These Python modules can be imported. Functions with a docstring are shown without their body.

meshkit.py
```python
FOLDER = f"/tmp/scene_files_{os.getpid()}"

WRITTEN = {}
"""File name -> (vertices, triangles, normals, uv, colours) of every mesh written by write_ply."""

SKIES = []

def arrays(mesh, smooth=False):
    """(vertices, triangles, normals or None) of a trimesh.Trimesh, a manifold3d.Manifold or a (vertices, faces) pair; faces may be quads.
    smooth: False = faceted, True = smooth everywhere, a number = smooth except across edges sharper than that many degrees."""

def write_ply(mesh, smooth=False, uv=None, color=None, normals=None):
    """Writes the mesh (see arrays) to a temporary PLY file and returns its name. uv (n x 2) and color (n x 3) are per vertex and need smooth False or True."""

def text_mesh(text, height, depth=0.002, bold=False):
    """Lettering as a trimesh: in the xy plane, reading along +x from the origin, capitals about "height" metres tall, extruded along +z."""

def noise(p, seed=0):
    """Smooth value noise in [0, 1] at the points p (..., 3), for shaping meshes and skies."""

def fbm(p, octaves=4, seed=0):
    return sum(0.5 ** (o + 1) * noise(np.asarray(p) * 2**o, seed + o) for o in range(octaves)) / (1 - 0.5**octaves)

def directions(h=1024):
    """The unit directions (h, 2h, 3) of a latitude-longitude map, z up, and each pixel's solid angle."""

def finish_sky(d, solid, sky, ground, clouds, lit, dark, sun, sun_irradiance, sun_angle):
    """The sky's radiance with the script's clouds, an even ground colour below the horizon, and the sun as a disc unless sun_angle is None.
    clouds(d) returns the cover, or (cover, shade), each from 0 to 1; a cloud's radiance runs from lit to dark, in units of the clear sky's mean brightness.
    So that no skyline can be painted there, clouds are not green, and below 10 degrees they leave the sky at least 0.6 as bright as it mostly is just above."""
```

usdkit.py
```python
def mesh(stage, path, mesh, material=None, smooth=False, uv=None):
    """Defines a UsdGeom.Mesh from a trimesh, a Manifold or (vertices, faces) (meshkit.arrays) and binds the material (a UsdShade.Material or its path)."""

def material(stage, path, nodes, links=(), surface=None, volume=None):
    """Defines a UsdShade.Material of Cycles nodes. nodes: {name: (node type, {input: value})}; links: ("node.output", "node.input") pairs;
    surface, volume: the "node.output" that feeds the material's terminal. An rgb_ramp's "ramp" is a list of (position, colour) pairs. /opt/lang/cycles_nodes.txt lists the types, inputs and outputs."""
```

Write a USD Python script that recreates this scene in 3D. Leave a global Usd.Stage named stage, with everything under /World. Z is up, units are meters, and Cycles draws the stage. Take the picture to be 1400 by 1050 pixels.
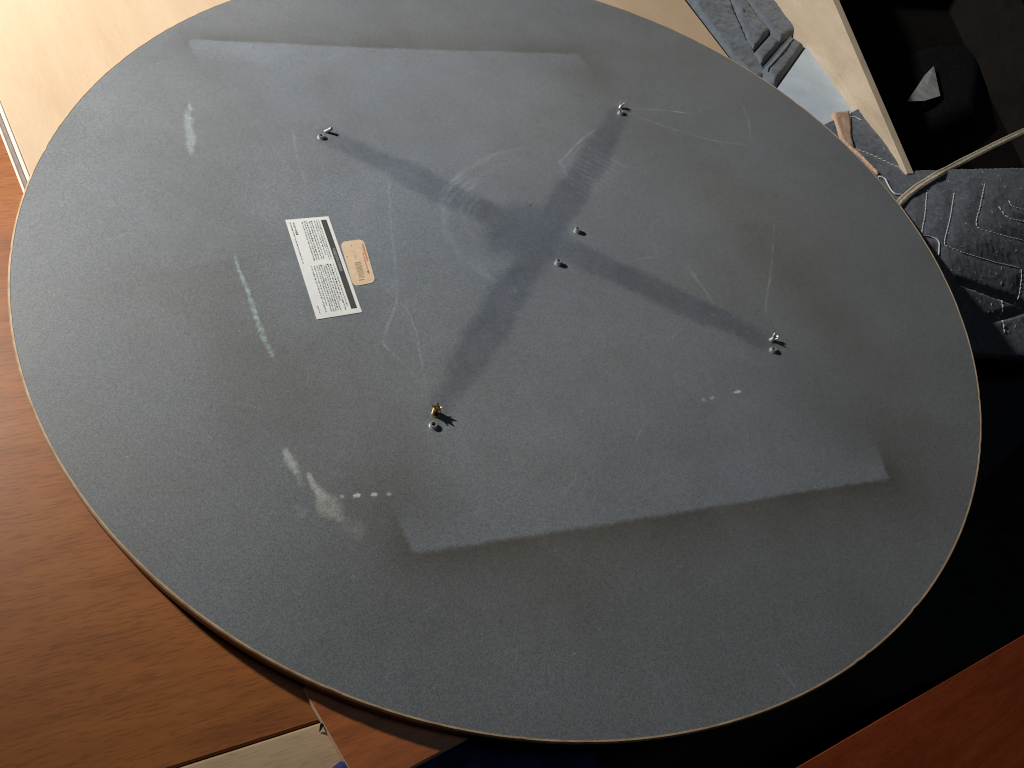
import math, random
import numpy as np, trimesh, usdkit, meshkit
from shapely.geometry import Polygon, Point
from shapely import affinity
from pxr import Usd, UsdGeom, UsdLux, UsdShade, Gf, Sdf, Vt

random.seed(7)
rng = np.random.default_rng(7)
stage = Usd.Stage.CreateInMemory()
UsdGeom.SetStageUpAxis(stage, UsdGeom.Tokens.z)
UsdGeom.SetStageMetersPerUnit(stage, 1.0)
stage.SetDefaultPrim(UsdGeom.Xform.Define(stage, '/World').GetPrim())

# ------------------------------------------------------------------ camera
FZ = 0.60                                   # height of the table top's upward face
R = 0.533                                   # its radius
F = 1100.0                                  # focal length, in units of a 1400-wide picture
NX, NY, CX, CY, RR = 0.25904745, -0.68770879, 0.26925781, 1.02629021, 0.8356551
n = np.array([NX, NY, -1.0]); n /= np.linalg.norm(n)
u = np.array([1.0, 0, 0]) - n * n[0]; u /= np.linalg.norm(u)
w = np.cross(n, u)
S = R / RR
M3 = np.stack([u, w, n])                    # camera axes (right, down, forward) -> world
CAM = np.array([-CX * S, -CY * S, FZ + S])  # the camera stands S above the face
cam = UsdGeom.Camera.Define(stage, '/World/camera')
ax, ay, az = M3 @ [1, 0, 0], M3 @ [0, -1, 0], M3 @ [0, 0, -1]
cam.AddTransformOp().Set(Gf.Matrix4d(*ax, 0, *ay, 0, *az, 0, *CAM, 1))
cam.CreateHorizontalApertureAttr(36.0); cam.CreateVerticalApertureAttr(27.0)
cam.CreateFocalLengthAttr(36.0 * F / 1400)
cam.CreateClippingRangeAttr(Gf.Vec2f(0.01, 100))
cam.CreateExposureAttr(0.0)

def at(px, py, z):
    """The point of the plane at height FZ + z that stands at a pixel of the 1400 x 1050 photograph."""
    d = M3 @ np.array([(px - 700) / F, (py - 525) / F, 1.0])
    return CAM + d * ((FZ + z - CAM[2]) / d[2])

# ------------------------------------------------------------------ lamps
def look(x, pos, target):
    z = np.array(pos, float) - np.array(target, float); z /= np.linalg.norm(z)
    a = np.cross([0, 0, 1.0], z)
    a = a / np.linalg.norm(a) if np.linalg.norm(a) > 1e-6 else np.array([1.0, 0, 0])
    b = np.cross(z, a)
    x.AddTransformOp().Set(Gf.Matrix4d(*a, 0, *b, 0, *z, 0, *pos, 1))

LAMP = (-1.40, 0.38, FZ + 0.98)             # a clamp lamp with a reflector, left of the pile
bulb = UsdLux.SphereLight.Define(stage, '/World/work_lamp')
look(bulb, LAMP, (-0.30, 0.40, FZ))
bulb.CreateRadiusAttr(0.05); bulb.CreateNormalizeAttr(True)
bulb.CreateIntensityAttr(50.0); bulb.CreateColorAttr(Gf.Vec3f(1.0, 0.965, 0.91))
cone = UsdLux.ShapingAPI.Apply(bulb.GetPrim()); cone.CreateShapingConeAngleAttr(44.0); cone.CreateShapingConeSoftnessAttr(1.0)
ceil = UsdLux.DiskLight.Define(stage, '/World/ceiling_lamp')
look(ceil, (0.2, -0.6, FZ + 2.6), (0.2, -0.6, FZ))
ceil.CreateRadiusAttr(0.35); ceil.CreateNormalizeAttr(True)
ceil.CreateIntensityAttr(0.85); ceil.CreateColorAttr(Gf.Vec3f(0.80, 0.92, 1.0))

# ------------------------------------------------------------------ helpers
used = {}
def numbered(parent, name):
    k = used.get((parent, name), 0); used[(parent, name)] = k + 1
    return f'{parent}/{name}' + (f'_{k:03d}' if k else '')
def custom(p, label=None, cat=None, group=None, kind=None):
    for k, v in (('label', label), ('category', cat), ('group', group), ('kind', kind)):
        if v: p.SetCustomDataByKey(k, v)
    return p
def thing(name, label, cat, loc=(0, 0, 0), group=None):
    x = UsdGeom.Xform.Define(stage, numbered('/World', name)); x.AddTranslateOp().Set(Gf.Vec3d(*map(float, loc)))
    p = x.GetPrim(); custom(p, label, cat, group); p.SetCustomDataByKey('origin', '') if False else None
    ORIGIN[str(p.GetPath())] = np.array(loc, float)
    return p
ORIGIN = {}
def part(name, mesh, mat, parent=None, smooth=False, **kw):
    """One mesh, given in world coordinates, under a thing (or a part of one)."""
    pp = str(parent.GetPath()) if parent is not None else '/World'
    o = np.zeros(3)
    for k, v in ORIGIN.items():
        if pp == k or pp.startswith(k + '/'): o = v
    v, f, nn = meshkit.arrays(mesh, smooth)
    m = usdkit.mesh(stage, numbered(pp, name), (v - o, f), mat)
    if nn is not None:
        m.CreateNormalsAttr(Vt.Vec3fArray.FromNumpy(nn.astype(np.float32))); m.SetNormalsInterpolation('vertex')
    return custom(m.GetPrim(), **kw)
def cat_(*ms): return trimesh.util.concatenate([trimesh.Trimesh(*m, process=False) if isinstance(m, tuple) else m for m in ms])

def slab(xy, z0, z1, bevel=0.0012):
    """A board with the outline xy from height z0 to z1, its upper edges bevelled."""
    p = Polygon(xy)
    if not p.exterior.is_ccw: p = Polygon(list(p.exterior.coords)[::-1])
    o = np.array(p.exterior.coords)[:-1]; i = np.array(p.buffer(-bevel, join_style=2).exterior.coords)[:-1]
    if not Polygon(i).exterior.is_ccw: i = i[::-1]
    if len(i) != len(o): i = o + (np.array(p.centroid.coords[0]) - o) * 0.002
    k = np.argmin(((i - o[0]) ** 2).sum(1)); i = np.roll(i, -k, 0)
    N = len(o)
    v = np.vstack([np.c_[o, np.full(N, z0)], np.c_[o, np.full(N, z1 - bevel)], np.c_[i, np.full(N, z1)]])
    f = []
    for r in (0, N):
        for a in range(N):
            b = (a + 1) % N; f += [[r + a, r + b, r + N + b], [r + a, r + N + b, r + N + a]]
    tv, tf = trimesh.creation.triangulate_polygon(Polygon(i), engine='earcut')
    tf = np.asarray(tf)
    idx = np.array([np.argmin(((i - q) ** 2).sum(1)) for q in tv])
    for t in tf:
        a, b, c = idx[t]
        A = np.cross(i[b] - i[a], i[c] - i[a])
        if A < 0: b, c = c, b
        f.append([2 * N + a, 2 * N + b, 2 * N + c]); f.append([a, c, b])
    return trimesh.Trimesh(v, f, process=False)

def pxpoly(pts, z): return [at(x, y, z)[:2] for x, y in pts]

def tube(pts, r, sides=8, flat=1.0, closed_ends=True):
    pts = np.asarray(pts, float); N = len(pts)
    t = np.gradient(pts, axis=0); t /= np.linalg.norm(t, axis=1)[:, None]
    rr = np.broadcast_to(r, N)
    rings = []
    for k in range(N):
        a = np.cross([0, 0, 1.0], t[k]); a /= max(np.linalg.norm(a), 1e-9); b = np.cross(t[k], a)
        ph = np.arange(sides) / sides * 2 * np.pi
        rings.append(pts[k] + rr[k] * (np.cos(ph)[:, None] * a + flat * np.sin(ph)[:, None] * b))
    v = np.vstack(rings + [pts[:1], pts[-1:]]); f = []
    for k in range(N - 1):
        for a in range(sides):
            b = (a + 1) % sides; i, j = k * sides, (k + 1) * sides
            f += [[i + a, i + b, j + b], [i + a, j + b, j + a]]
    e = N * sides
    for a in range(sides):
        b = (a + 1) % sides; f += [[e, b, a], [e + 1, e - sides + a, e - sides + b]]
    return trimesh.Trimesh(v, f, process=False)

def spline(pts, k=8):
    pts = np.asarray(pts, float); P = np.vstack([2 * pts[0] - pts[1], pts, 2 * pts[-1] - pts[-2]]); out = []
    for i in range(1, len(P) - 2):
        for s in np.arange(k) / k:
            a, b, c, d = P[i - 1:i + 3]
            out.append(0.5 * (2 * b + (c - a) * s + (2 * a - 5 * b + 4 * c - d) * s * s + (3 * b - a - 3 * c + d) * s ** 3))
    return np.array(out + [P[-2]])

def lathe(profile, sides=24):
    p = np.array(profile); N = len(p)
    ph = np.arange(sides) / sides * 2 * np.pi
    v = np.concatenate([np.stack([r * np.cos(ph), r * np.sin(ph), np.full(sides, z)], 1) for r, z in p]); f = []
    for k in range(N - 1):
        for a in range(sides):
            b = (a + 1) % sides; i, j = k * sides, (k + 1) * sides
            f += [[i + a, i + b, j + b], [i + a, j + b, j + a]]
    return trimesh.Trimesh(v, f, process=False)

# ------------------------------------------------------------------ materials
LK = '/World/Looks/'
UsdGeom.Scope.Define(stage, '/World/Looks')
def wood(name, dark, mid, light, angle, rough=0.45, streak=(3.0, 55.0), bump=0.15, dist=0.6, spec=0.4, pore=0.35):
    return usdkit.material(stage, LK + name, {
        'g': ('geometry', {}),
        'r': ('mapping', {'rotation': (0, 0, -angle)}),
        's': ('mapping', {'scale': (streak[0], streak[1], streak[1])}),
        's2': ('mapping', {'scale': (70.0, 800.0, 800.0)}),
        's3': ('mapping', {'scale': (3.0, 9.0, 9.0)}),
        'n': ('noise_texture', {'scale': 1.0, 'detail': 6.0, 'roughness': 0.65, 'distortion': dist}),
        'n2': ('noise_texture', {'scale': 1.0, 'detail': 2.0, 'roughness': 0.6}),
        'n3': ('noise_texture', {'scale': 1.0, 'detail': 4.0, 'roughness': 0.55, 'distortion': 0.8}),
        'm3': ('math', {'math_type': 'multiply_add', 'value2': 1.0, 'value3': -0.5}),
        'a2': ('math', {'math_type': 'add'}),
        'c': ('rgb_ramp', {'ramp': [(0.22, dark), (0.5, mid), (0.8, light)]}),
        'pm': ('rgb_ramp', {'ramp': [(0.50, (1, 1, 1)), (0.64, (1 - pore,) * 3)]}),
        'mx': ('mix', {'mix_type': 'multiply', 'fac': 1.0}),
        'b': ('bump', {'strength': bump, 'distance': 0.0006, 'invert': True}),
        'p': ('principled_bsdf', {'roughness': rough, 'specular_ior_level': spec})},
        [('g.position', 'r.vector'), ('r.vector', 's.vector'), ('r.vector', 's2.vector'), ('r.vector', 's3.vector'), ('s.vector', 'n.vector'), ('s2.vector', 'n2.vector'), ('s3.vector', 'n3.vector'),
         ('n3.fac', 'm3.value1'), ('n.fac', 'a2.value1'), ('m3.value', 'a2.value2'), ('a2.value', 'c.fac'), ('n2.fac', 'pm.fac'), ('c.color', 'mx.color1'), ('pm.color', 'mx.color2'),
         ('mx.color', 'p.base_color'), ('n2.fac', 'b.height'), ('b.normal', 'p.normal')], 'p.BSDF')
def mottled(name, c0, c1, scale=40.0, rough=0.6, bump=0.2, bscale=None, dist=0.001, spec=0.4, metal=0.0, detail=5.0, sheen=0.0, speck=None):
    nodes = {'g': ('geometry', {}),
        'n': ('noise_texture', {'scale': scale, 'detail': detail, 'roughness': 0.65}),
        'n2': ('noise_texture', {'scale': bscale or scale * 4, 'detail': 4.0, 'roughness': 0.7}),
        'c': ('rgb_ramp', {'ramp': [(0.32, c0), (0.68, c1)]}),
        'b': ('bump', {'strength': bump, 'distance': dist}),
        'p': ('principled_bsdf', {'roughness': rough, 'specular_ior_level': spec, 'metallic': metal, 'sheen_weight': sheen})}
    links = [('g.position', 'n.vector'), ('g.position', 'n2.vector'), ('n.fac', 'c.fac'), ('n2.fac', 'b.height'), ('b.normal', 'p.normal')]
    if speck:
        nodes['ns'] = ('noise_texture', {'scale': speck[0], 'detail': 3.0, 'roughness': 0.75})
        nodes['cs'] = ('rgb_ramp', {'ramp': [(speck[1], (0, 0, 0)), (speck[1] + 0.07, (1, 1, 1))]})
        nodes['mx'] = ('mix', {'color2': speck[2]})
        links += [('g.position', 'ns.vector'), ('ns.fac', 'cs.fac'), ('cs.color', 'mx.fac'), ('c.color', 'mx.color1'), ('mx.color', 'p.base_color')]
    else:
        links.append(('c.color', 'p.base_color'))
    return usdkit.material(stage, LK + name, nodes, links, 'p.BSDF')

ang = lambda a, b, z: math.atan2(*(at(*b, z) - at(*a, z))[[1, 0]])
laminate = usdkit.material(stage, LK + 'laminate', {
    'at': ('attribute', {'attribute': 'stain'}), 'g': ('geometry', {}),
    'sn': ('vector_math', {'math_type': 'snap', 'vector2': (0.00085, 0.00085, 1.0)}),
    'n': ('white_noise_texture', {'dimensions': '3D'}),
    'sn2': ('vector_math', {'math_type': 'snap', 'vector2': (0.00145, 0.00145, 1.0)}),
    'n2': ('white_noise_texture', {'dimensions': '3D'}),
    'nm': ('mix', {'mix_type': 'mix', 'fac': 0.4}), 'nc': ('mix', {'mix_type': 'mix', 'fac': 0.75}),
    'nb': ('noise_texture', {'scale': 14.0, 'detail': 5.0, 'roughness': 0.6}),
    'c': ('mix', {'mix_type': 'mix', 'fac': 0.70, 'color1': (1, 1, 1)}), 'c2': ('mix', {'mix_type': 'add', 'fac': 1.0, 'color2': (0.35, 0.35, 0.35)}),
    'cb': ('rgb_ramp', {'ramp': [(0.3, (0.95, 0.94, 0.92)), (0.7, (1.05, 1.06, 1.09))]}),
    'm': ('mix', {'mix_type': 'multiply', 'fac': 1.0}), 'm2': ('mix', {'mix_type': 'multiply', 'fac': 1.0}),
    'rr': ('rgb_ramp', {'ramp': [(0.3, (0.50, 0.50, 0.50)), (0.7, (0.60, 0.60, 0.60))]}),
    'p': ('principled_bsdf', {'specular_ior_level': 0.6})},
    [('g.position', 'sn.vector1'), ('sn.vector', 'n.vector'), ('g.position', 'sn2.vector1'), ('sn2.vector', 'n2.vector'), ('n.color', 'nm.color1'), ('n2.color', 'nm.color2'), ('nm.color', 'nc.color1'), ('n.value', 'nc.color2'), ('nc.color', 'c.color2'), ('c.color', 'c2.color1'), ('g.position', 'nb.vector'), ('nb.fac', 'cb.fac'), ('at.color', 'm.color1'), ('c2.color', 'm.color2'),
     ('m.color', 'm2.color1'), ('cb.color', 'm2.color2'), ('m2.color', 'p.base_color'), ('nb.fac', 'rr.fac'), ('rr.color', 'p.roughness')], 'p.BSDF')
rim_mat = mottled('rim_lip', (0.44, 0.27, 0.14), (0.70, 0.52, 0.34), 60, 0.55, 0.2)
band_mat = mottled('edge_band', (0.10, 0.048, 0.026), (0.15, 0.072, 0.038), 50, 0.4, 0.15)
zinc = mottled('zinc', (0.48, 0.49, 0.49), (0.74, 0.75, 0.75), 300, 0.45, 0.2, metal=0.75, dist=0.0003)
brass = mottled('brass', (0.70, 0.52, 0.26), (0.95, 0.82, 0.58), 300, 0.3, 0.2, metal=1.0, dist=0.0003)
bore_mat = mottled('bore', (0.008, 0.008, 0.009), (0.014, 0.014, 0.014), 300, 0.8)
paper = mottled('white_paper', (0.72, 0.75, 0.74), (0.80, 0.81, 0.79), 90, 0.55, 0.05)
ink = mottled('black_ink', (0.055, 0.055, 0.052), (0.075, 0.074, 0.068), 90, 0.6, 0.05)
ink_fine = mottled('grey_ink', (0.07, 0.075, 0.075), (0.12, 0.12, 0.12), 90, 0.6, 0.05)
ink_pale = mottled('pale_ink', (0.33, 0.33, 0.32), (0.40, 0.40, 0.39), 90, 0.6, 0.05)
tan_paper = mottled('tan_paper', (0.68, 0.50, 0.33), (0.76, 0.59, 0.42), 120, 0.55, 0.05)
red_ink = mottled('red_ink', (0.50, 0.17, 0.07), (0.62, 0.27, 0.12), 120, 0.6, 0.05)
bar_ink = mottled('bar_ink', (0.36, 0.26, 0.15), (0.42, 0.31, 0.18), 120, 0.6, 0.05)
maple = wood('maple', (0.56, 0.405, 0.260), (0.61, 0.455, 0.305), (0.65, 0.495, 0.34), ang((0, 140), (38, 236), -.025), 0.42, (1.5, 30.0), 0.03, 0.3, pore=0.05)
white_edge = mottled('white_edge', (0.80, 0.74, 0.62), (0.85, 0.80, 0.70), 60, 0.4, 0.05)
gap_mat = mottled('grey_core', (0.20, 0.16, 0.14), (0.28, 0.24, 0.21), 60, 0.7, 0.1)
walnut = wood('walnut', (0.26, 0.080, 0.015), (0.375, 0.122, 0.025), (0.44, 0.155, 0.037), ang((235, 1050), (440, 985), -.045), 0.42, (6.0, 36.0), 0.06, 1.0, pore=0.30)
cherry = wood('cherry', (0.27, 0.068, 0.015), (0.44, 0.130, 0.030), (0.54, 0.19, 0.05), ang((440, 1030), (560, 985), -.045), 0.4, (5.0, 36.0), 0.05, 1.4, pore=0.2)
ply_pale = mottled('ply_edge', (0.50, 0.33, 0.20), (0.62, 0.44, 0.29), 90, 0.6, 0.2)
pine = wood('pine', (0.48, 0.31, 0.17), (0.60, 0.42, 0.25), (0.68, 0.50, 0.32), ang((235, 1050), (440, 985), -.055), 0.6, (3.0, 40.0), 0.06, 0.5, pore=0.18)
pine_side = wood('pine_side', (0.46, 0.36, 0.25), (0.58, 0.47, 0.34), (0.66, 0.55, 0.41), ang((1240, 238), (1138, 0), 0), 0.6, (3.0, 45.0), 0.05, 0.5, pore=0.10)
mahogany = wood('mahogany', (0.28, 0.050, 0.015), (0.42, 0.082, 0.026), (0.50, 0.115, 0.038), ang((1090, 1050), (1400, 870), -.05), 0.4, (5.0, 60.0), 0.05, 0.8, pore=0.18)
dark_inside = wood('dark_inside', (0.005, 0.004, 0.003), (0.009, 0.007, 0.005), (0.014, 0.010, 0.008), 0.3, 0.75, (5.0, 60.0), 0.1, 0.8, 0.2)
painted = mottled('painted_board', (0.52, 0.62, 0.73), (0.64, 0.74, 0.85), 35, 0.55, 0.1)
quilt = mottled('quilt_cloth', (0.085, 0.097, 0.124), (0.170, 0.190, 0.230), 140, 0.9, 0.5, 900, 0.0008, 0.15, detail=8, sheen=0.15, speck=(620.0, 0.655, (0.34, 0.36, 0.38)))
fold_cloth = mottled('fold_cloth', (0.110, 0.130, 0.155), (0.165, 0.190, 0.220), 70, 0.9, 0.4, 500, 0.0007, 0.15, detail=7, sheen=0.2, speck=(420.0, 0.655, (0.5, 0.52, 0.54)))
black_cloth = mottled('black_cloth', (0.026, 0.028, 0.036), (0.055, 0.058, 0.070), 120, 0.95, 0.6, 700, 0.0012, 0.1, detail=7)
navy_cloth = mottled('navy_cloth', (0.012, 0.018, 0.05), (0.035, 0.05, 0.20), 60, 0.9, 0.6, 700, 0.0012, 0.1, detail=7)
blue_cloth = mottled('blue_cloth', (0.02, 0.03, 0.16), (0.04, 0.06, 0.26), 90, 0.7, 0.4, 700, 0.001)
thread = mottled('white_thread', (0.62, 0.64, 0.67), (0.78, 0.80, 0.82), 500, 0.8, 0.1)
binding = mottled('binding_cloth', (0.46, 0.31, 0.21), (0.66, 0.48, 0.35), 220, 0.9, 0.5, 900, 0.001, 0.1)
webbing = mottled('webbing', (0.40, 0.31, 0.20), (0.88, 0.79, 0.63), 260, 0.8, 0.6, 900, 0.001, 0.2)
scrap_mat = mottled('scrap_paper', (0.40, 0.41, 0.38), (0.74, 0.76, 0.76), 45, 0.7, 0.1)
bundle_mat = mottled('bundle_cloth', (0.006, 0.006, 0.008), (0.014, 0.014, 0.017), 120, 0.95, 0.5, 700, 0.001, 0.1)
floor_mat = mottled('floor', (0.014, 0.013, 0.013), (0.024, 0.022, 0.021), 20, 0.8, 0.2)

# ------------------------------------------------------------------ the floor
part('floor', trimesh.creation.box(extents=(4.0, 4.0, 0.04), transform=trimesh.transformations.translation_matrix((0, 0, FZ - 0.42))), floor_mat, kind='structure', label='dark floor below the stacked furniture')

# ------------------------------------------------------------------ round table top, upside down
T = thing('table_top', 'large round dark grey table top lying upside down with bolts and paper labels', 'table top', (0, 0, FZ - 0.019))

def disk_grid(N, radius):
    a = np.linspace(-1, 1, N); X, Y = np.meshgrid(a, a, indexing='xy')
    big = np.abs(X) > np.abs(Y)
    with np.errstate(divide='ignore', invalid='ignore'):
        r = np.where(big, X, Y)
        ph = np.where(big, (np.pi / 4) * (Y / X), np.pi / 2 - (np.pi / 4) * (X / Y))
    ph = np.nan_to_num(ph)
    P = np.stack([r * np.cos(ph), r * np.sin(ph)], -1).reshape(-1, 2) * radius
    i = (np.arange(N - 1)[:, None] * N + np.arange(N - 1)).ravel()
    return P, np.vstack([np.c_[i, i + 1, i + N + 1], np.c_[i, i + N + 1, i + N]])

LIP = 0.0026
P, faces = disk_grid(900, R - LIP)
f3 = np.c_[P, np.zeros(len(P))]
def fb(sc, seed, octv=4): return meshkit.fbm(f3 * sc + 50, octv, seed)
pl = lambda pts: np.array([at(x, y, 0)[:2] for x, y in pts])
def near(pts, pad):
    lo, hi = pts.min(0) - pad, pts.max(0) + pad
    return np.nonzero(((P >= lo) & (P <= hi)).all(1))[0]
def segdist(Q, a, b):
    d = b - a; t = np.clip(((Q - a) @ d) / max(d @ d, 1e-12), 0, 1)
    return np.linalg.norm(Q - a - t[:, None] * d, axis=1), t
def polydist(Q, pts):
    D = np.full(len(Q), 9.0); S_ = np.zeros(len(Q)); L = np.r_[0, np.cumsum(np.linalg.norm(np.diff(pts, axis=0), axis=1))]
    for k in range(len(pts) - 1):
        d, t = segdist(Q, pts[k], pts[k + 1]); m = d < D
        D[m] = d[m]; S_[m] = (L[k] + t[m] * (L[k + 1] - L[k])) / L[-1]
    return D, S_
smooth = lambda x, a, b: (lambda t: t * t * (3 - 2 * t))(np.clip((x - a) / (b - a), 0, 1))

stain = np.tile(np.array([0.180, 0.194, 0.204]), (len(P), 1))
# a large rectangle that something once covered, cleaner than the laminate round it
rc = pl([(258, 54), (520, 66), (790, 74), (1000, 340), (1196, 606), (1216, 653), (900, 705), (566, 757), (410, 400)])
wob = (fb(55, 3)[:, None] - 0.5) * 0.003 + (fb(260, 4, 2)[:, None] - 0.5) * 0.003
rp = Polygon(rc).buffer(-0.004).buffer(0.004)
ro = np.array(rp.exterior.segmentize(0.02).coords)
Dr, _ = polydist(P, ro)
from shapely import contains_xy
ins = contains_xy(rp, P[:, 0], P[:, 1])
sd = np.where(ins, -Dr, Dr) + wob[:, 0]
top_e, _ = segdist(P, rc[0], rc[2]); bot_e, _ = polydist(P, rc[5:8]); lft_e, _ = segdist(P, rc[7], rc[0]); rgt_e, _ = segdist(P, rc[2], rc[4])
side_k = 1 - 0.85 * np.exp(-(np.minimum(lft_e, rgt_e) / 0.05) ** 2) * (1 - np.exp(-(np.minimum(top_e, bot_e) / 0.085) ** 2))
kside = np.clip(np.exp(-(np.minimum(lft_e, rgt_e) / 0.07) ** 2) - 0.9 * np.exp(-(np.minimum(top_e, bot_e) / 0.035) ** 2), 0, 1)
inside = (1 - smooth(sd, -0.0025, 0.0035)) * (1 - kside) + (1 - smooth(sd, -0.12, 0.07)) * kside
halo = np.exp(-np.maximum(sd, 0) / 0.038) * (1 - inside) * side_k
halo_b = np.exp(-np.maximum(sd, 0) / 0.07) * (1 - inside) * (bot_e < top_e) * side_k
edge_in = np.exp(-np.maximum(-sd, 0) / 0.05) * inside * side_k
stain *= 1 + (inside * 0.04)[:, None] * [0.4, 0.8, 1.7]
stain *= 1 + (edge_in * 0.07)[:, None] * [1.0, 1.0, 1.2]
stain *= 1 - (halo * (0.5 + fb(16, 5)))[:, None] * [0.28, 0.31, 0.37]
stain *= 1 - (halo_b * (0.4 + 0.9 * fb(12, 6)))[:, None] * [0.31, 0.34, 0.42]
# the clean cross left by the pedestal's four arms
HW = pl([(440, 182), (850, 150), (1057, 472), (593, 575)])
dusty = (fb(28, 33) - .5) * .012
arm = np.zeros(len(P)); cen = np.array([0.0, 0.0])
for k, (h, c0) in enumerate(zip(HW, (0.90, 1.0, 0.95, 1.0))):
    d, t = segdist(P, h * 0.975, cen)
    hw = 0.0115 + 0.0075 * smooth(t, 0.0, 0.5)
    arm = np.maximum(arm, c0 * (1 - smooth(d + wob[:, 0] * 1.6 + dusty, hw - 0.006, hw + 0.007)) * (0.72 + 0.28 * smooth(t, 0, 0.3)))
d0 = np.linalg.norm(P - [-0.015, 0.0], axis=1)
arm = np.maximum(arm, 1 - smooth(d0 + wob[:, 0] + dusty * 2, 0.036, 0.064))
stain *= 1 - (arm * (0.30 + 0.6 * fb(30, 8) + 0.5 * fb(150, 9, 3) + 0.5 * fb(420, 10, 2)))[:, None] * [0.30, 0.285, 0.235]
# arcs rubbed by the turning pedestal
ph = np.arctan2(P[:, 1], P[:, 0]); rad = np.linalg.norm(P, axis=1)
def arc(r, a0, a1, wid, amp, seed):
    a0, a1 = np.radians(a0), np.radians(a1)
    m = (np.abs(rad - r) < wid * 3) & (ph > a0) & (ph < a1)
    s = (ph[m] - a0) / (a1 - a0)
    k = np.exp(-((rad[m] - r) / wid) ** 2) * np.clip(np.minimum(s, 1 - s) * 6, 0, 1) * (0.35 + meshkit.fbm(f3[m] * 70, 3, seed))
    stain[m] *= 1 + (k * amp * 1.8)[:, None] * [1.0, 1.0, 0.94]
for k in range(7): arc(0.083 + 0.0078 * k + rng.normal(0, .001), 148 - 3 * k + rng.uniform(-4, 4), 166 + rng.uniform(-6, 8), 0.0016, 0.16, 20 + k)
for k in range(11): arc(0.098 + 0.0085 * k + rng.normal(0, .0012), 52 + rng.uniform(-3, 3), 74 + rng.uniform(-8, 6), 0.0012, 0.15, 40 + k)
for k in range(5): arc(0.072 + 0.012 * k, -118 + rng.uniform(-6, 6), -88 + rng.uniform(-10, 10), 0.001, 0.09, 60 + k)

def scratch(pts, wid=0.0009, amp=0.28, col=(1, 1, 1), seed=0, gaps=0.35, curve=True, fade=5.0):
    q = pl(pts); q = spline(np.c_[q, np.zeros(len(q))], 6)[:, :2] if curve else q
    i = near(q, wid * 5)
    if len(i) == 0: return
    D, s = polydist(P[i] + (meshkit.noise(f3[i] * 90, seed)[:, None] - 0.5) * 0.0015, q)
    k = np.exp(-(D / wid) ** 2) * np.clip(np.minimum(s, 1 - s) * fade, 0, 1) * np.clip(meshkit.fbm(f3[i] * 60, 3, seed + 1) * (1 + gaps) * 1.3 - gaps, 0, 1.4)
    stain[i] = stain[i] * (1 + (k * amp * 1.5)[:, None] * np.array(col))
scratch([(715, 204), (660, 220), (622, 246), (608, 280), (609, 310), (625, 343), (655, 368), (700, 398), (730, 408)], 0.0042, 0.15, (1, 1, .93), 1, 0.1)
scratch([(720, 214), (670, 232), (638, 262), (634, 300), (655, 335)], 0.003, 0.10, (1, 1, .93), 2, 0.1)
scratch([(515, 205), (530, 245), (534, 300), (540, 360), (542, 410), (527, 455), (527, 472), (555, 500), (585, 535)], 0.0010, 0.42, seed=3)
scratch([(540, 405), (560, 430), (572, 470), (584, 540)], 0.0010, 0.30, seed=5)
scratch([(528, 440), (531, 410), (541, 370)], 0.004, 0.13, seed=7)
scratch([(398, 172), (405, 205), (419, 255)], 0.0009, 0.34, seed=9)
scratch([(852, 150), (900, 150), (955, 157)], 0.0009, 0.6, seed=11)
scratch([(856, 153), (905, 171), (945, 184), (985, 194), (1024, 198)], 0.0009, 0.65, seed=13)
scratch([(1026, 198), (1022, 160), (1004, 130)], 0.0010, 0.40, seed=15)
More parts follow.
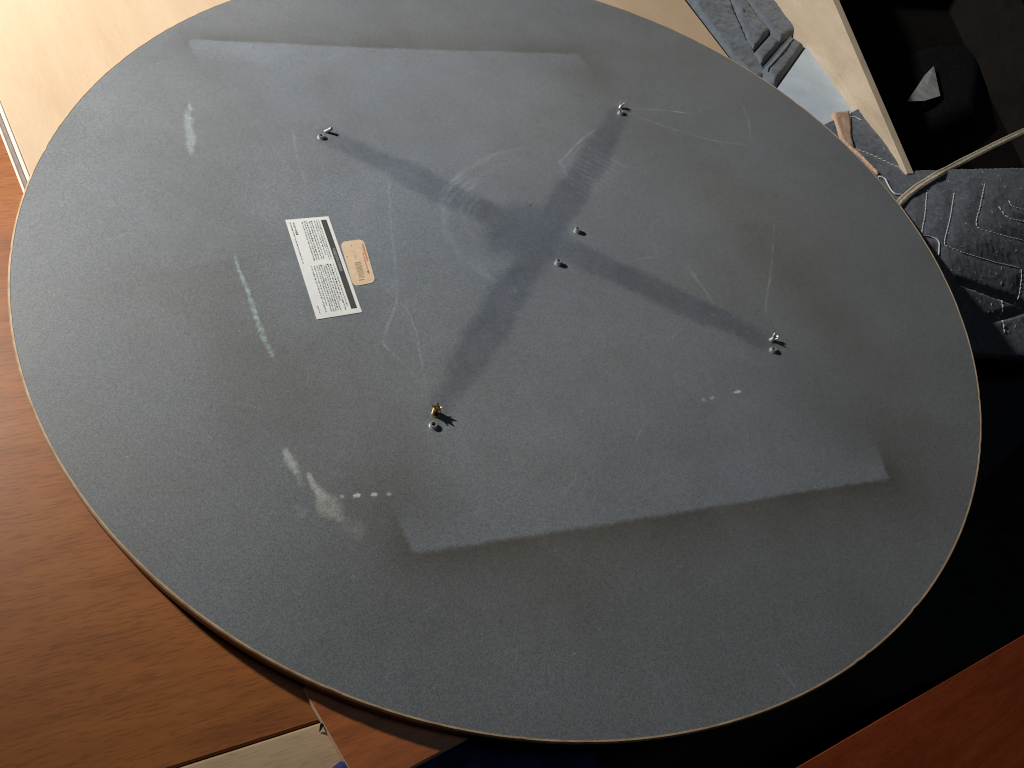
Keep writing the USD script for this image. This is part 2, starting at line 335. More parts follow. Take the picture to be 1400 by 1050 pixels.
scratch([(848, 162), (805, 183), (772, 215), (766, 225), (795, 238), (822, 250)], 0.0011, 0.42, seed=17)
scratch([(760, 245), (775, 240), (770, 228)], 0.0018, 0.2, seed=18)
scratch([(1059, 290), (1056, 350), (1048, 410), (1040, 455)], 0.0009, 0.6, seed=19)
scratch([(932, 352), (965, 400), (1000, 450), (1018, 495)], 0.0016, 0.32, seed=21)
scratch([(850, 363), (870, 355), (905, 350)], 0.0011, 0.28, seed=23)
scratch([(1030, 497), (1062, 498)], 0.0009, 0.25, seed=25)
scratch([(1058, 904), (1074, 924), (1091, 944)], 0.0009, 0.55, seed=27)
scratch([(700, 392), (708, 401)], 0.0012, 0.5, seed=28, gaps=0)
scratch([(660, 215), (700, 205), (735, 200)], 0.002, 0.12, seed=29)
for k in range(44):                                             # small random scuffs
    x, y = rng.uniform(120, 1250), rng.uniform(60, 930); a = rng.uniform(0, 6.28); l = rng.uniform(6, 55)
    scratch([(x, y), (x + l * math.cos(a) / 2 + rng.normal(0, 3), y + l * math.sin(a) / 2), (x + l * math.cos(a), y + l * math.sin(a))], 0.0007, rng.uniform(.10, .30), seed=100 + k)

def smear(pts, widths, amount, col, seed, rough=0.5, freq=(120, 120), warp=0.005):
    q = pl(pts); wd = np.interp(np.linspace(0, 1, 60), np.linspace(0, 1, len(widths)), widths)
    i = near(q, max(widths) * 2)
    Q = P[i] + np.stack([meshkit.fbm(f3[i] * freq[0], 3, seed) - .5, meshkit.fbm(f3[i] * freq[1], 3, seed + 7) - .5], 1) * warp
    D, s = polydist(Q, q); wl = np.interp(s, np.linspace(0, 1, 60), wd)
    k = (1 - smooth(D, wl * 0.25, wl * 1.1)) * np.clip(np.minimum(s, 1 - s) * 9, 0, 1)
    k *= np.clip((1 - rough) + rough * 2.4 * (meshkit.fbm(f3[i] * 230, 3, seed + 3) - 0.22), 0, 1) * amount
    stain[i] = stain[i] * (1 - k[:, None]) + np.array(col) * k[:, None]
smear([(259, 140), (261, 152)], [0.0016, 0.003, 0.002], 0.55, (0.42, 0.46, 0.46), 31, 0.2)
smear([(257, 150), (257, 170), (260, 185), (262, 214)], [0.004, 0.0062, 0.0058, 0.0065, 0.0025], 0.55, (0.36, 0.42, 0.42), 33, 0.15)
smear([(319, 342), (327, 370), (340, 400), (350, 432), (360, 462), (377, 494)], [0.0016, 0.0024, 0.0026, 0.0030, 0.0038, 0.0024], 0.75, (0.36, 0.48, 0.44), 35, 0.8, (260, 260), 0.003)
smear([(388, 610), (398, 632), (409, 650)], [0.0035, 0.0055, 0.004], 0.75, (0.46, 0.49, 0.46), 37, 0.35)
smear([(404, 645), (414, 665)], [0.003, 0.004], 0.3, (0.36, 0.39, 0.38), 38, 0.3)
smear([(422, 646), (432, 668), (445, 688)], [0.0025, 0.0045, 0.006], 0.75, (0.50, 0.52, 0.48), 39, 0.3)
smear([(436, 676), (450, 692), (468, 712)], [0.006, 0.013, 0.012, 0.003], 0.62, (0.40, 0.42, 0.38), 41, 0.4)
smear([(465, 708), (485, 722), (500, 735)], [0.005, 0.008, 0.006], 0.2, (0.40, 0.42, 0.38), 43, 0.5)
smear([(404, 690), (420, 705)], [0.004, 0.006], 0.22, (0.36, 0.39, 0.38), 44, 0.5)
for x0, y0, x1, y1, a in ((464, 679, 470, 679, .5), (482, 678, 494, 677, .95), (507, 676.5, 517, 676, .9), (529, 676, 535, 674.5, .7), (1003, 537, 1013, 534.5, .95), (959, 547, 964, 545.5, .5), (970, 545, 977, 542, .5)):
    smear([(x0, y0), ((x0 + x1) / 2, (y0 + y1) / 2), (x1, y1)], [0.0012, 0.0022, 0.0024, 0.0014], a, (0.66, 0.68, 0.66), int(x0), 0.3, (300, 300), 0.0012)
for k in range(150):                                            # specks of grit and chips
    c = rng.uniform(-.5, .5, 2); r = rng.uniform(.0006, .0011)
    i = near(c[None], .003); k_ = np.exp(-(np.linalg.norm(P[i] - c, axis=1) / r) ** 2)[:, None] * rng.uniform(.2, .8)
    stain[i] = stain[i] * (1 - k_) + (np.array([.40, .42, .42]) if rng.random() < .6 else np.array([.05, .05, .05])) * k_
c = pl([(725.5, 280.5)])[0]; i = near(c[None], .004); k_ = (1 - smooth(np.linalg.norm(P[i] - c, axis=1), .0008, .0018))[:, None]; stain[i] = stain[i] * (1 - k_) + .03 * k_
stain *= (0.93 + 0.14 * fb(7, 11))[:, None] * (1 + (fb(4, 12)[:, None] - .5) * np.array([.10, .03, -.10]))

relief = (fb(9, 14) - 0.5) * 0.0004
face = part('underside_face', (np.c_[P, FZ + relief * smooth(R - rad, 0, .12)], faces), laminate, T)
UsdGeom.PrimvarsAPI(face).CreatePrimvar('stain', Sdf.ValueTypeNames.Color3fArray, 'vertex').Set(Vt.Vec3fArray.FromNumpy(np.clip(stain, .005, .9).astype(np.float32)))
lipn = 720
lip = lathe([(R - LIP - .0004, FZ - .0012), (R - LIP, FZ + .0003), (R - LIP * .5, FZ + .0002), (R - .0006, FZ - .0006), (R, FZ - .0026), (R - .0002, FZ - .0032)], lipn)
a_ = np.arctan2(lip.vertices[:, 1], lip.vertices[:, 0]); q_ = np.c_[np.cos(a_) * 40, np.sin(a_) * 40, np.zeros(len(a_))]
chip = np.clip(meshkit.fbm(q_, 4, 77) - 0.66, 0, 1) * 0.006
lip.vertices[:, :2] *= (1 - chip / R)[:, None]
part('rim_lip', lip, rim_mat, T, smooth=40)
part('edge_band', lathe([(R - .0012, FZ - .0030), (R - .0006, FZ - .0034), (R - .0006, FZ - .0172), (R - .0025, FZ - .019), (0.01, FZ - .019)], 360), band_mat, T, smooth=40)

# hardware in the face
def insert(px, py, r=0.0037, h=0.0040):
    c = at(px, py, h * 0.8)
    m = lathe([(r * 1.18, 0.0), (r * 1.15, .0008), (r, .0010), (r, h - .0006), (r * .9, h), (r * .62, h), (r * .55, h - .0006), (r * .55, .0004)], 20)
    m.apply_translation((c[0], c[1], FZ + .0001))
    o = part('threaded_insert', m, zinc, T, smooth=35)
    b = trimesh.creation.cylinder(r * .56, .0004, sections=16); b.apply_translation((c[0], c[1], FZ + .0010))
    part('bore', b, bore_mat, o)
for p in ((439, 185), (849, 152.5), (1058, 477), (593, 580)): insert(*p)
for p in ((764, 357), (790, 313)): insert(*p, 0.0036, 0.0055)

def bolt(px, py, r, h, tilt, heading, mat, prongs):
    prof = [(r * 1.25, 0), (r * 1.25, .0012)]
    z = .0012
    while z < h - .0014:
        prof += [(r, z), (r * .84, z + .0006)]; z += .0012
    prof += [(r, h - .0008), (r * .8, h), (r * .45, h), (r * .40, h - .003), (0.0001, h - .003)]
    ms = [lathe(prof, 18)]
    for k in range(prongs):                                     # the crown of bent prongs at the free end
        a = k / prongs * 2 * math.pi + .3
        v = []
        for rr, zz, ww in ((r * .8, h - .003, .0013), (r * 1.15, h - .0005, .0012), (r * 1.55, h + .0012, .0005)):
            for s, t in ((-1, 0), (1, 0), (1, -.0009), (-1, -.0009)):
                v.append((math.cos(a) * (rr + t) - math.sin(a) * s * ww, math.sin(a) * (rr + t) + math.cos(a) * s * ww, zz))
        ms.append(trimesh.convex.convex_hull(np.array(v)))
    m = cat_(*ms)
    m.apply_transform(trimesh.transformations.rotation_matrix(tilt, (-math.sin(heading), math.cos(heading), 0)))
    c = at(px, py, h * .45); m.apply_translation((c[0], c[1], FZ))
    part('bolt', m, mat, T, smooth=30, label='brass bolt with a jagged crown' if mat is brass else None)
bolt(445, 176, .0022, .0100, 0.80, -0.1, zinc, 0)
bolt(849, 145, .0025, .0070, 0.15, 1.2, zinc, 4)
bolt(1056, 463, .0027, .0075, 0.25, 0.2, zinc, 4)
bolt(596, 562, .0038, .0100, 0.05, 0.2, brass, 5)

# paper label with two columns of small print
def quad(pts, z0, z1):
    q = pl(pts)
    return lambda s, t: ((1 - s) * (1 - t))[..., None] * q[0] + (s * (1 - t))[..., None] * q[1] + (s * t)[..., None] * q[2] + ((1 - s) * t)[..., None] * q[3]
def sheet(fn, rects, z0, z1):
    """Little flat boxes at rects (s0, t0, s1, t1) of a label, from height z0 to z1 above the face."""
    r = np.array(rects, float); k = len(r)
    st = np.stack([r[:, [0, 1]], r[:, [2, 1]], r[:, [2, 3]], r[:, [0, 3]]], 1)
    xy = fn(st[..., 0], st[..., 1]); v = np.concatenate([np.concatenate([xy, np.full((k, 4, 1), FZ + z0)], 2), np.concatenate([xy, np.full((k, 4, 1), FZ + z1)], 2)], 1).reshape(-1, 3)
    base = np.array([[4, 6, 5], [4, 7, 6], [0, 5, 1], [0, 4, 5], [1, 6, 2], [1, 5, 6], [2, 7, 3], [2, 6, 7], [3, 4, 0], [3, 7, 4]])
    return trimesh.Trimesh(v, (base[None] + 8 * np.arange(k)[:, None, None]).reshape(-1, 3), process=False)
fn = quad([(449, 296), (495, 427), (433, 437), (390, 301)], 0, 0)   # s runs along the lines of print, t from the label's top to its foot
def typeset(s0, s1, t, h, bold=0.55, ragged=0.0):
    out, s, end = [], s0, s1 - random.random() * ragged
    while s < end - .004:
        for _ in range(random.randint(2, 8)):
            cw = 0.0042 * random.uniform(.7, 1.15)
            if s + cw > end: break
            up = random.choice([.0, .0, .0, .35, .35, -.25])
            out.append((s, t - h * (.5 + max(up, 0)), s + cw * bold, t + h * (.5 - min(up, 0))))
            if random.random() < .5: out[-1] = (s, t - h * .5, s + cw * .8, t - h * .1)
            s += cw
        s += .0045
    return out
lab = part('care_label', sheet(fn, [(0, 0, 1, 1)], .0001, .00042), paper, T, label='white paper label with a black header band and two columns of small print')
part('header_band', sheet(fn, [(.035, .075, .955, .205)], .00044, .00052), ink, lab)
part('header_lettering', sheet(fn, sum([typeset(.345, .585, t, .030, .8) for t in (.125, .155)], []), .00054, .00060), ink_pale, lab)
lines = []
for k, t in enumerate((.265, .315, .365, .430, .480, .545, .595, .650)): lines += typeset(.035, .46, t, .026, .85 if k == 5 else .6, .07 if k % 3 == 2 else .02)
for k, t in enumerate((.270, .330, .385, .440, .490, .540, .590, .640, .700, .760)): lines += typeset(.50, .965 - (0 if k else .03), t, .026, .85 if k in (1, 2) else .6, .16 if k % 3 == 2 else .02)
lines += typeset(.035, .17, .845, .04, .95) + typeset(.03, .47, .915, .026, .7) + typeset(.88, .965, .90, .026, .6)
for s, t in ((.495, .395), (.495, .545), (.035, .585), (.035, .43)): lines.append((s, t - .02, s + .009, t + .02))
part('small_print', sheet(fn, lines, .00044, .00050), ink_fine, lab, kind='stuff')

fs = quad([(497, 327), (514, 386), (483, 392), (465, 331)], 0, 0)
ph_ = []
for cx, cy, a0 in ((.88, .78, 0), (.12, .78, 90), (.12, .22, 180), (.88, .22, 270)):
    for a in np.radians(a0 + np.arange(0, 91, 15)): ph_.append((cx + .12 * math.cos(a), cy + .22 * math.sin(a)))
ph_ = np.array(ph_); sxy = fs(ph_[:, 0], ph_[:, 1])
stk = part('barcode_sticker', slab(sxy[::-1], FZ + .0001, FZ + .0004, .0001), tan_paper, T, label='small tan sticker with rounded corners, a barcode and red print')
part('red_print', sheet(fs, typeset(.10, .52, .11, .07, .8) + typeset(.30, .80, .20, .045, .8) + [(.73, .17, .765, .25)] , .00042, .00048), red_ink, stk)
bars, s = [], .50
while s < .86:
    bw = random.choice([.008, .014, .022]); bars.append((s, .40, s + bw, .66)); s += bw + random.choice([.010, .014, .020])
part('barcode', sheet(fs, bars, .00042, .00048), bar_ink, stk)
part('grey_print', sheet(fs, typeset(.10, .13, .60, .08) + typeset(.26, .28, .52, .05) + typeset(.34, .42, .56, .06) + [(.34, .86, .36, .92), (.88, .45, .905, .70)], .00042, .00048), bar_ink, stk, kind='stuff')

# ------------------------------------------------------------------ furniture under it, left
zc = -.0268
e0, e1 = at(235, 1050, zc)[:2], at(440, 985, zc)[:2]
dv = (e1 - e0) / np.linalg.norm(e1 - e0); nv = np.array([-dv[1], dv[0]])
A = e0 - dv * .62; B = e0 + dv * .40
C = thing('wooden_chest', 'brown wood chest top with flowing grain left of and under the table top', 'chest', (*(A + B) / 2, FZ - .40))
part('top_board', slab([A, B, B + nv * .98, A + nv * .98], FZ + zc - .018, FZ + zc, .0015), walnut, C)
i_ = lambda k: [A + dv * k + nv * k, B - dv * k + nv * k, B - dv * k + nv * (.98 - k), A + dv * k + nv * (.98 - k)]
part('body', slab(i_(.02), FZ - .40, FZ + zc - .0182, .001), walnut, C)

zp = -.0195
tl0, tl1 = at(0, 137, zp)[:2], at(38, 233, zp)[:2]; tr0, tr1 = at(937, 0, zp)[:2], at(1000, 82, zp)[:2]
tl_d = (tl1 - tl0) / np.linalg.norm(tl1 - tl0); tr_d = (tr1 - tr0) / np.linalg.norm(tr1 - tr0)
MP = thing('maple_panel', 'pale maple panel with a white edge strip behind the top left of the table top', 'panel', (*tl1, FZ + zc))
part('board', slab([tl0 - tl_d * .75, tl1 + tl_d * .22, tr1 + tr_d * .05, tr0 - tr_d * .45], FZ + zp - .0060, FZ + zp, .0015), maple, MP)
out = np.array([tl_d[1], -tl_d[0]]); out = -out if out[0] > 0 else out
def strip(o0, o1, z0, z1, mat, name):
    part(name, slab([tl0 - tl_d * .75 + out * o0, tl0 - tl_d * .75 + out * o1, tl1 + tl_d * .22 + out * o1, tl1 + tl_d * .22 + out * o0], FZ + z0, FZ + z1, .0008), mat, MP)
strip(.0003, .0042, zp - .0060, zp + .0004, white_edge, 'edge_strip')
strip(.0045, .0085, zp - .0068, zp - .0040, gap_mat, 'core_strip')
strip(.0088, .0115, zp - .0070, zp - .0052, white_edge, 'edge_strip')
part('backing_board', slab([tl0 - tl_d * .75 - out * .001, tl1 + tl_d * .22 - out * .001, tr1 + tr_d * .05 + np.array([-.01, 0]), tr0 - tr_d * .45 + np.array([-.01, 0])], FZ + zc + .0002, FZ + zp - .0062, .0005), gap_mat, MP)

zo = -.0202
OB = thing('plywood_board', 'orange stained plywood board with a pale cut edge under the bottom of the table top', 'board', (*at(500, 1000, zo)[:2], FZ + zc))
ob = pxpoly([(416, 942), (497, 1083), (560, 1050), (640, 1007), (700, 975), (640, 860), (480, 880)], zo)
part('face_veneer', slab(ob, FZ + zo - .0008, FZ + zo, .0003), cherry, OB)
obs = Polygon(ob)
part('core', slab(np.array(obs.buffer(.0007, join_style=2).exterior.coords)[:-1], FZ + zo - .0042, FZ + zo - .0009, .0003), ply_pale, OB)
part('back_veneer', slab(np.array(obs.buffer(.0012, join_style=2).exterior.coords)[:-1], FZ + zo - .0062, FZ + zo - .0043, .0003), ply_pale, OB)

zk = -.0274
PK = thing('pine_plank', 'pale bare pine plank beside the chest at the bottom left corner', 'plank', (*at(350, 1040, zk)[:2], FZ - .40))
k0 = e0 - nv * .0006
part('board', slab([k0 - dv * .40, k0 + dv * .155, k0 + dv * .155 - nv * .046, k0 - dv * .40 - nv * .046], FZ + zk - .02, FZ + zk, .002), pine, PK)
part('support_block', slab([k0 - dv * .39 - nv * .004, k0 + dv * .14 - nv * .004, k0 + dv * .14 - nv * .040, k0 - dv * .39 - nv * .040], FZ - .40, FZ + zk - .0202, .001), pine, PK)
spl = tube([at(446, 988, zk + .002), at(440, 991, zk + .006), at(437, 1000, zk + .001)], [.0012, .0016, .0004], 6)
part('wood_splinter', spl, bore_mat, label='dark bent splinter lying on the pine plank by the plywood edge', category='splinter') if False else custom(part('wood_splinter', spl, bore_mat), 'dark bent splinter lying on the pine plank by the plywood edge', 'splinter')

# ------------------------------------------------------------------ blankets
def patch(corners, zs, N, M, hump, thick=0.006):
    """A cloth over the quad of four pixels (with the height at each), hump(s, t, xyz) added to its height."""
    q = [at(*c, z) for c, z in zip(corners, zs)]
    s, t = np.meshgrid(np.linspace(0, 1, N), np.linspace(0, 1, M), indexing='ij')
    X = ((1 - s) * (1 - t))[..., None] * q[0] + (s * (1 - t))[..., None] * q[1] + (s * t)[..., None] * q[2] + ((1 - s) * t)[..., None] * q[3]
    X[..., 2] += hump(s, t, X)
    v = X.reshape(-1, 3); lo = v.copy(); lo[:, 2] -= thick; K = N * M
    i = (np.arange(N - 1)[:, None] * M + np.arange(M - 1)).ravel()
    f = np.vstack([np.c_[i, i + 1, i + M + 1], np.c_[i, i + M + 1, i + M]])
    nrm = np.cross(v[f[0, 1]] - v[f[0, 0]], v[f[0, 2]] - v[f[0, 0]])
    if nrm[2] < 0: f = f[:, ::-1]
    edge = [k * M for k in range(N)] + [(N - 1) * M + k for k in range(1, M)] + [k * M + M - 1 for k in range(N - 2, -1, -1)] + [k for k in range(M - 2, 0, -1)]
    sk = []
    for a, b in zip(edge, edge[1:] + edge[:1]): sk += [[a, b, b + K], [a, b + K, a + K]]
    return trimesh.Trimesh(np.vstack([v, lo]), np.vstack([f, f[:, ::-1] + K, np.array(sk)]), process=False), X

STITCH = {
 'a': [(1268, 258), (1266, 285), (1261, 319)],
 'b': [(1306, 262), (1299, 300), (1292, 331), (1300, 338), (1322, 346), (1356, 356), (1390, 364), (1397, 370), (1396, 390), (1392, 412)],
 'c': [(1347, 250), (1341, 280), (1336, 306), (1350, 314), (1372, 321), (1404, 329)],
 'd': [(1366, 281), (1380, 297), (1405, 302)],
 'e': [(1380, 273), (1385, 281), (1405, 286)],
 'f': [(1262, 321), (1275, 323), (1284, 331), (1284, 348)],
 'i': [(1168, 201), (1200, 214), (1242, 233)],
 'k': [(1163, 158), (1176, 161)]}
BZ = lambda x, y: None
# the height of the quilted blanket, as a slope away from the table top
bq0 = at(1240, 285, -.032)[:2]; bdir = at(1400, 500, -.1)[:2] - bq0; bdir /= np.linalg.norm(bdir)
def blanket_z(xy):
    s = (xy - bq0) @ bdir
    return -.005 - np.where(s > 0, .075 * smooth(s, .02, .32) + .10 * np.maximum(s - .10, 0), 0)
def on_blanket(px, py, lift=0.0):
    z = -.05
    for _ in range(25): z = 0.5 * z + 0.5 * float(blanket_z(at(px, py, z)[None, :2])[0])
    p = at(px, py, z); p[2] += lift
    return p
corners = [(1122, 173), (1330, 74), (1620, 480), (1180, 470)]
q4 = np.array([on_blanket(*c)[:2] for c in corners])
N, M = 260, 260
# the drawer, tipped so that its near corner sinks into the blanket
Tn, Tf = at(1240, 238, -.004), at(1138, 0, .066)
d1 = (Tf - Tn) / np.linalg.norm(Tf - Tn)
d2 = np.cross(d1, [0, 0, 1.0]); d2 /= np.linalg.norm(d2)
if d2[0] < 0: d2 = -d2
d3 = np.cross(d1, d2); d3 = d3 if d3[2] > 0 else -d3
LEN, WID, DEP, TH = .50, .42, .13, .014
def obox(a0, a1, b0, b1, c0, c1, bev=.0012):
    v = []
    for bx_, by_, bz_ in ((0, bev, bev), (bev, 0, bev), (bev, bev, 0)):
        for i in (a0 + bx_, a1 - bx_):
            for j in (b0 + by_, b1 - by_):
                for k in (c0 + bz_, c1 - bz_): v.append(Tn + d1 * i + d2 * j + d3 * k)
    return trimesh.convex.convex_hull(np.array(v))
s_, t_ = np.meshgrid(np.linspace(0, 1, N), np.linspace(0, 1, M), indexing='ij')
XY = ((1 - s_) * (1 - t_))[..., None] * q4[0] + (s_ * (1 - t_))[..., None] * q4[1] + (s_ * t_)[..., None] * q4[2] + ((1 - s_) * t_)[..., None] * q4[3]
xy = XY.reshape(-1, 2)
zz = FZ + blanket_z(xy)
x3 = np.c_[xy, np.zeros(len(xy))]
dst = np.full(len(xy), 9.0)
for k, v in STITCH.items(): dst = np.minimum(dst, polydist(xy, np.array([on_blanket(*p)[:2] for p in v]))[0])
crease = np.minimum(polydist(xy, np.array([on_blanket(*p)[:2] for p in [(1312, 384), (1350, 397), (1380, 408), (1420, 423)]]))[0],
                    polydist(xy, np.array([on_blanket(*p)[:2] for p in [(1352, 436), (1375, 430), (1410, 420)]]))[0])
puff = .0024 * (1 - np.exp(-(dst / .012) ** 1.2)) + (meshkit.fbm(x3 * 28, 4, 5) - .5) * .0035 + (meshkit.fbm(x3 * 240, 3, 6) - .5) * .0012 - .009 * np.exp(-(crease / .0045) ** 2)
zz = zz + puff - .002
# the blanket gives way under the crate
g1 = np.c_[xy, zz] - Tn
k1, k2 = g1[:, :2] @ d1[:2] / (d1[:2] @ d1[:2]), g1[:, :2] @ d2[:2] / (d2[:2] @ d2[:2])
under = (k1 > TH * .6) & (k1 < LEN + .1) & (k2 > TH * .6) & (k2 < WID - TH * .5)
zz = np.where(under, np.minimum(zz, FZ - .30), zz)
zz = np.where(np.linalg.norm(xy, axis=1) < R + .006, np.minimum(zz, FZ - .030), zz)
def cloth_from(xy, zz, N, M, thick):
    v = np.c_[xy, zz]; lo = v.copy(); lo[:, 2] -= thick; K = N * M
    i = (np.arange(N - 1)[:, None] * M + np.arange(M - 1)).ravel()
    f = np.vstack([np.c_[i, i + 1, i + M + 1], np.c_[i, i + M + 1, i + M]])
    if np.cross(v[f[0, 1]] - v[f[0, 0]], v[f[0, 2]] - v[f[0, 0]])[2] < 0: f = f[:, ::-1]
    edge = [k * M for k in range(N)] + [(N - 1) * M + k for k in range(1, M)] + [k * M + M - 1 for k in range(N - 2, -1, -1)] + [k for k in range(M - 2, 0, -1)]
    sk = []
    for a, b in zip(edge, edge[1:] + edge[:1]): sk += [[a, b, b + K], [a, b + K, a + K]]
    return trimesh.Trimesh(np.vstack([v, lo]), np.vstack([f, f[:, ::-1] + K, np.array(sk)]), process=False)
from scipy.spatial import cKDTree
QB = thing('quilted_blanket', 'dark quilted moving blanket with white zigzag stitching right of the table top', 'blanket', (*at(1300, 330, -.05)[:2], FZ - .05))
part('cloth', cloth_from(xy, zz, N, M, .012), quilt, QB, smooth=True)
tree = cKDTree(xy)
def surf(p2):
    d, i = tree.query(p2, k=4); wgt = 1 / (d + 1e-5); return (zz[i] * wgt).sum(-1) / wgt.sum(-1)
def stitched(px, r=.0006, dash=.0055, gap=.0012, lift=.0004):
    c = spline([np.r_[on_blanket(*p)[:2], 0] for p in px], 14)[:, :2]
    L = np.r_[0, np.cumsum(np.linalg.norm(np.diff(c, axis=0), axis=1))]
    ms, s = [], 0.0
    while s < L[-1] - .002:
        e = min(s + dash * random.uniform(.8, 1.2), L[-1]); k = np.linspace(s, e, 5)
        q = np.stack([np.interp(k, L, c[:, 0]), np.interp(k, L, c[:, 1])], 1)
        ms.append(tube(np.c_[q, surf(q) + lift + np.array([-.0006, .0003, .0005, .0003, -.0006])], np.array([.6, 1, 1, 1, .6]) * r, 5)); s = e + gap
    return cat_(*ms)
for k in 'abcdei': part('stitching', stitched(STITCH[k], dash=.006, gap=.0016 if k in 'acd' else .0008), thread, QB)
part('stitching', stitched([(1369, 403), (1371, 425), (1373, 455)]), thread, QB)
part('stitching', stitched([(1318, 386), (1330, 391), (1352, 398)], .0009, .02, .0006), thread, QB)
for px in ([(1262, 321), (1275, 323), (1284, 331), (1284, 348)], [(1163, 150), (1162, 168), (1163, 186), (1168, 203)], [(1163, 158), (1170, 159), (1178, 163)]):
    c = spline([np.r_[on_blanket(*p)[:2], 0] for p in px], 8)[:, :2]
    part('edge_piping', tube(np.c_[c, surf(c) + .0010], .0008, 8), thread, QB, smooth=True)
bd = np.array([on_blanket(*p)[:2] for p in [(1138, 156), (1161, 151), (1163, 190), (1170, 205), (1200, 238), (1196, 242), (1150, 195)]])
bp = Polygon(bd).buffer(.001)
gx, gy = np.meshgrid(np.linspace(bd[:, 0].min(), bd[:, 0].max(), 60), np.linspace(bd[:, 1].min(), bd[:, 1].max(), 60), indexing='ij')
def pillow(poly, base, height, round_, mat, name, parent, bumpy=.0012, seed=0, res=.0022, tilt=None, top=None, **kw):
    """A soft layer of cloth with the outline poly, rounded at its rim."""
    poly = poly.buffer(0)
    v2, f2 = [], []
    x0, y0, x1, y1 = poly.bounds
    pts = np.array(poly.exterior.segmentize(res).coords)[:-1]
    inner = np.stack(np.meshgrid(np.arange(x0, x1, res), np.arange(y0, y1, res)), -1).reshape(-1, 2) + res * .3
    inner = inner[contains_xy(poly.buffer(-res * .55), inner[:, 0], inner[:, 1])]
    allp = np.vstack([pts, inner])
    from scipy.spatial import Delaunay
    tri = Delaunay(allp).simplices
    cm = allp[tri].mean(1); tri = tri[contains_xy(poly, cm[:, 0], cm[:, 1])]
    a = allp[tri]; ar = (a[:, 1, 0] - a[:, 0, 0]) * (a[:, 2, 1] - a[:, 0, 1]) - (a[:, 1, 1] - a[:, 0, 1]) * (a[:, 2, 0] - a[:, 0, 0])
    tri = np.where((ar < 0)[:, None], tri[:, ::-1], tri)
    ring = np.vstack([pts, pts[:1]]); D, _ = polydist(allp, ring); D[:len(pts)] = 0
    k = np.clip(D / round_, 0, 1); prof = np.sqrt(np.clip(1 - (1 - k) ** 2, 0, 1))
    b = base(allp) if callable(base) else np.full(len(allp), FZ + base)
    h3 = np.c_[allp, np.zeros(len(allp))]
    zt = b + height * prof + (meshkit.fbm(h3 * 45, 4, seed) - .5) * bumpy * 4 * k + (meshkit.fbm(h3 * 260, 3, seed + 3) - .5) * bumpy * k
    if tilt is not None: zt = zt + (allp - allp.mean(0)) @ tilt * 1.0
    K = len(allp); low = np.c_[allp, b - .004]
    e = np.arange(len(pts)); e2 = np.roll(e, -1)
    if Polygon(pts).exterior.is_ccw: sk = np.vstack([np.c_[e, e + K, e2 + K], np.c_[e, e2 + K, e2]])
    else: sk = np.vstack([np.c_[e, e2 + K, e + K], np.c_[e, e2, e2 + K]])
    return part(name, (np.vstack([np.c_[allp, zt], low]), np.vstack([tri, tri[:, ::-1] + K, sk])), mat, parent, smooth=True, **kw)
pillow(bp, lambda q: surf(q), .0035, .004, binding, 'edge_binding', QB, .0006, 3, .0015, label='frayed tan binding along the blanket edge')
lint = []
for k in range(260):
    c = on_blanket(rng.uniform(1180, 1400), rng.uniform(200, 470))[:2]; a = rng.uniform(0, 6.28); l = rng.choice([.001, .0015, .003, .005], p=[.45, .3, .2, .05])
    q = np.array([c, c + l * np.array([math.cos(a), math.sin(a)]) * .5 + rng.normal(0, .0004, 2), c + l * np.array([math.cos(a), math.sin(a)])])
    lint.append(tube(np.c_[q, surf(q) + .0006], .00028, 4))
custom(part('lint', cat_(*lint), thread), 'white flecks of lint on the quilted blanket', 'lint', kind='stuff')
lt = spline([np.r_[on_blanket(*p)[:2], 0] for p in [(1196, 242), (1207, 246), (1212, 254), (1217, 262), (1223, 267), (1232, 268)]], 8)[:, :2]
custom(part('loose_thread', tube(np.c_[lt, surf(lt) + .002], .0010, 8), thread, smooth=True), 'loose wavy white thread on the blanket beside the strap', 'thread')

# dark blanket heaped below, in the table's shadow
def dark_z(s, t, X): return (meshkit.fbm(X * [9, 9, 0], 4, 9) - .5) * .03 + (meshkit.fbm(X * [60, 60, 0], 3, 10) - .5) * .004
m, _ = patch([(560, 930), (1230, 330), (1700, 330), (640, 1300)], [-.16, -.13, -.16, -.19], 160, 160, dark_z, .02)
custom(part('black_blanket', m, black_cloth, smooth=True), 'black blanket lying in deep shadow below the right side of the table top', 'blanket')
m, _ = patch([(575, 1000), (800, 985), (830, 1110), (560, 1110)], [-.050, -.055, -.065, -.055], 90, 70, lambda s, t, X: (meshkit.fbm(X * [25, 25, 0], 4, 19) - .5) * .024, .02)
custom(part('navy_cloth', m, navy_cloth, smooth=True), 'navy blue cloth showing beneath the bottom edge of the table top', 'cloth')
bl = Polygon(pxpoly([(452, 1052), (464, 1042), (478, 1040), (486, 1052), (480, 1075), (450, 1070)], -.030))
custom(pillow(bl, -.0272, .006, .006, blue_cloth, 'blue_rag', None, .001, 23, .0012), 'scrap of bright blue cloth at the foot of the plywood edge', 'rag')

